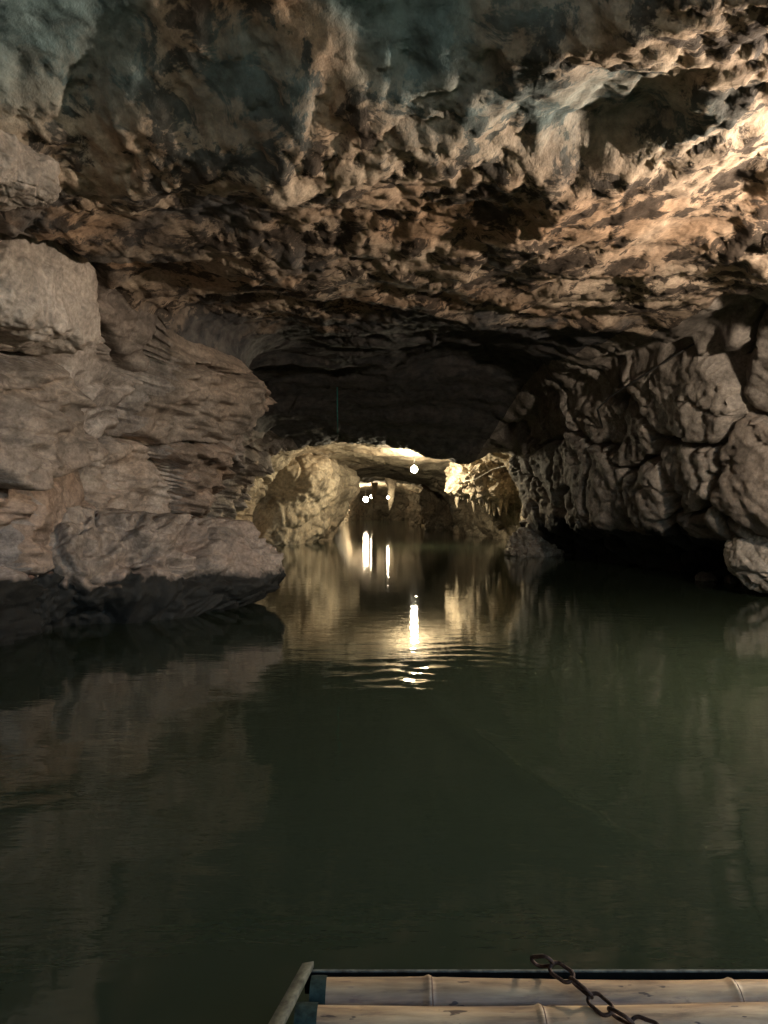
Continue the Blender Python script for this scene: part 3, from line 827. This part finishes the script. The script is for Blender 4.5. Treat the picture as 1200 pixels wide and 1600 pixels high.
M_NODE = plain('bamboo_node_scar', (0.13, 0.075, 0.045), 0.7, 0.0, 60, 0.5, 0.3)
raft = empty('bamboo_raft', (0, 0, 0))
tag(raft, 'bamboo pole raft with a thin metal rim at the bow', 'raft')
PITCH = 0.080
RX0, RX1 = -0.135, 1.50
poles = []
rn = random.Random(4)
for k in range(22):
    yk = 1.450 - k * PITCH
    grow = min(0.30, 0.020 * k)                 # the bow narrows
    nodes0 = {0: [0.085, 0.66, 1.25], 1: [0.28, 0.86, 1.3]}.get(k, [RX0 + 0.2 + 0.3 * rn.random(), 0.65 + 0.2 * rn.random(), 1.15 + 0.1 * rn.random()])
    r = 0.0385 + 0.002 * rn.random()
    me = pole_mesh('bamboo_pole', RX0 - grow, RX1 + grow, r, nodes0, 10 + k)
    po = link('bamboo_pole', me, raft, (0, yk, DECK - 0.04))
    for nd in nodes0:
        bd = 0.004 * math.sin(nd * 2.3 + 10 + k) + 0.002 * math.sin(nd * 6 + 2 * (10 + k))
        link('node_ring', tube_mesh('node_ring', [(nd + 0.0035, bd, bd / 2), (nd + 0.0055, bd, bd / 2), (nd + 0.0075, bd, bd / 2)], [r + 0.0015, r + 0.0040, r + 0.0012], M_NODE, 18, False), po)
# lengthwise floats below the deck
for k in range(5):
    pts = np.stack([np.full(24, 0), np.linspace(-0.35, 1.40, 24), 0.003 * np.sin(np.linspace(0, 9, 24))], -1)
    link('float_pole', tube_mesh('float_pole', pts, 0.055, M_BAMBOO, 14), raft, (0.0 + 0.34 * k, 0, 0.055))
# metal rim: upright flat strip along the bow, tilted side strip at the left
link('bow_rim', box_mesh('bow_rim', (RX0 - 0.02, 1.493, DECK - 0.055), (RX1 + 0.02, 1.498, DECK - 0.0125), M_RIM, 0.001), raft)
link('rim_edge', box_mesh('rim_edge', (RX0 - 0.02, 1.492, DECK - 0.012), (RX1 + 0.02, 1.499, DECK - 0.009), M_STEEL, 0.001), raft)
link('bow_plate', box_mesh('bow_plate', (RX0 - 0.018, 1.40, DECK - 0.075), (RX1 + 0.018, 1.483, DECK - 0.069), M_TEAL, 0.0015), raft)
sv = np.array([(RX0 - 0.024, 1.49, DECK + .008), (RX0 - 0.002, 1.49, DECK + .012), (RX0 - 0.30, 0.05, DECK + .012), (RX0 - 0.355, 0.05, DECK + .008)])
dn = np.array([0, 0, -0.012])
vs = np.concatenate([sv, sv + dn])
side = mesh_np('side_strip', vs, np.array([(0, 1, 2, 3), (7, 6, 5, 4), (0, 4, 5, 1), (1, 5, 6, 2), (2, 6, 7, 3), (3, 7, 4, 0)]), M_STEEL, False)
link('side_strip', side, raft)
for k in range(2):
    link('painted_collar', tube_mesh('painted_collar', [(0, 0, 0), (0.012, 0, 0), (0.030 + 0.01 * k, 0.0, 0)], [0.0418, 0.0424, 0.0416], M_TEAL, 18, False), raft, (RX0 - 0.02 * k - 0.004, 1.450 - k * PITCH, DECK - 0.04))

# ------------------------------------------------------------------ chain on the raft
def link_mesh(name, L, Wd, r, mat, seg=8, n=24):
    a = np.linspace(0, 2 * np.pi, n, endpoint=False)
    hl = (L - Wd) / 2
    px = np.where(np.cos(a) >= 0, hl, -hl) + (Wd / 2 - r) * np.cos(a)
    py = (Wd / 2 - r) * np.sin(a)
    c = np.stack([px, py, np.zeros(n)], -1)
    tan = np.roll(c, -1, 0) - np.roll(c, 1, 0); tan /= np.linalg.norm(tan, axis=1)[:, None]
    zz = np.array([0, 0, 1.0])
    vs = []
    for i in range(n):
        u = np.cross(tan[i], zz)
        b = np.linspace(0, 2 * np.pi, seg, endpoint=False)
        vs.append(c[i] + r * (np.cos(b)[:, None] * u + np.sin(b)[:, None] * zz))
    vs = np.concatenate(vs)
    fs = [(i * seg + k, i * seg + (k + 1) % seg, ((i + 1) % n) * seg + (k + 1) % seg, ((i + 1) % n) * seg + k) for i in range(n) for k in range(seg)]
    return mesh_np(name, vs, np.array(fs), mat)

from mathutils import Matrix, Vector
chain = empty('chain', (0.33, 1.48, DECK))
tag(chain, 'rusty iron chain lying across the bamboo poles of the raft', 'chain')
CL = link_mesh('chain_link', 0.056, 0.034, 0.0037, M_CHAIN)
path = [(-0.035, 0.012, 0.004), (-0.022, -0.005, 0.022), (0.005, -0.035, 0.018), (0.035, -0.075, 0.012), (0.062, -0.12, 0.006), (0.092, -0.165, 0.012), (0.135, -0.20, 0.014), (0.185, -0.225, 0.008), (0.235, -0.25, 0.012), (0.28, -0.285, 0.012), (0.30, -0.335, 0.010), (0.31, -0.385, 0.012)]
pp = np.array(path)
seglen = np.concatenate([[0], np.cumsum(np.linalg.norm(np.diff(pp, axis=0), axis=1))])
nl = int(seglen[-1] / 0.044)
for k in range(nl):
    s = (k + 0.5) * seglen[-1] / nl
    c = Vector([np.interp(s, seglen, pp[:, j]) for j in range(3)])
    a = Vector([np.interp(min(s + .01, seglen[-1]), seglen, pp[:, j]) for j in range(3)]) - Vector([np.interp(max(s - .01, 0), seglen, pp[:, j]) for j in range(3)])
    a.normalize()
    up = Vector((0, 0, 1)); side_ = up.cross(a).normalized(); nz = a.cross(side_)
    roll = (0.5 if k % 2 else -0.9) + rn.uniform(-.2, .2)
    M = Matrix((a, side_, nz)).transposed().to_4x4() @ Matrix.Rotation(roll, 4, 'X')
    o = link('chain_link', CL, chain)
    o.matrix_local = Matrix.Translation(c) @ M

# ------------------------------------------------------------------ cables
tag(link('electric_cable', tube_mesh('electric_cable', [(3.85, 8.3, 3.1), (3.55, 8.9, 2.95), (3.3, 9.7, 2.76), (3.08, 10.5, 2.58), (3.05, 11.0, 2.48), (3.35, 11.8, 2.3)], 0.014, M_CORD, 8)), 'dark cable strung along the top of the right wall', 'cable')
tag(link('electric_wire', tube_mesh('electric_wire', [(2.05, 19.9, 1.72), (2.35, 19.7, 1.78), (2.75, 19.4, 2.02), (3.0, 19.0, 2.08), (3.1, 18.6, 2.3)], 0.011, M_WHITEWIRE, 8)), 'pale wire sagging over the outcrop right of the bulb', 'wire')
tag(link('teal_rope', tube_mesh('teal_rope', [(-0.79, 13.0, 3.1), (-0.79, 13.0, 2.7), (-0.78, 13.0, 2.32)], [0.012, 0.012, 0.004], plain('teal_plastic_cord', (0.03, 0.16, 0.14), 0.5), 6)), 'thin teal rope hanging from the dark ceiling above the arch', 'rope')
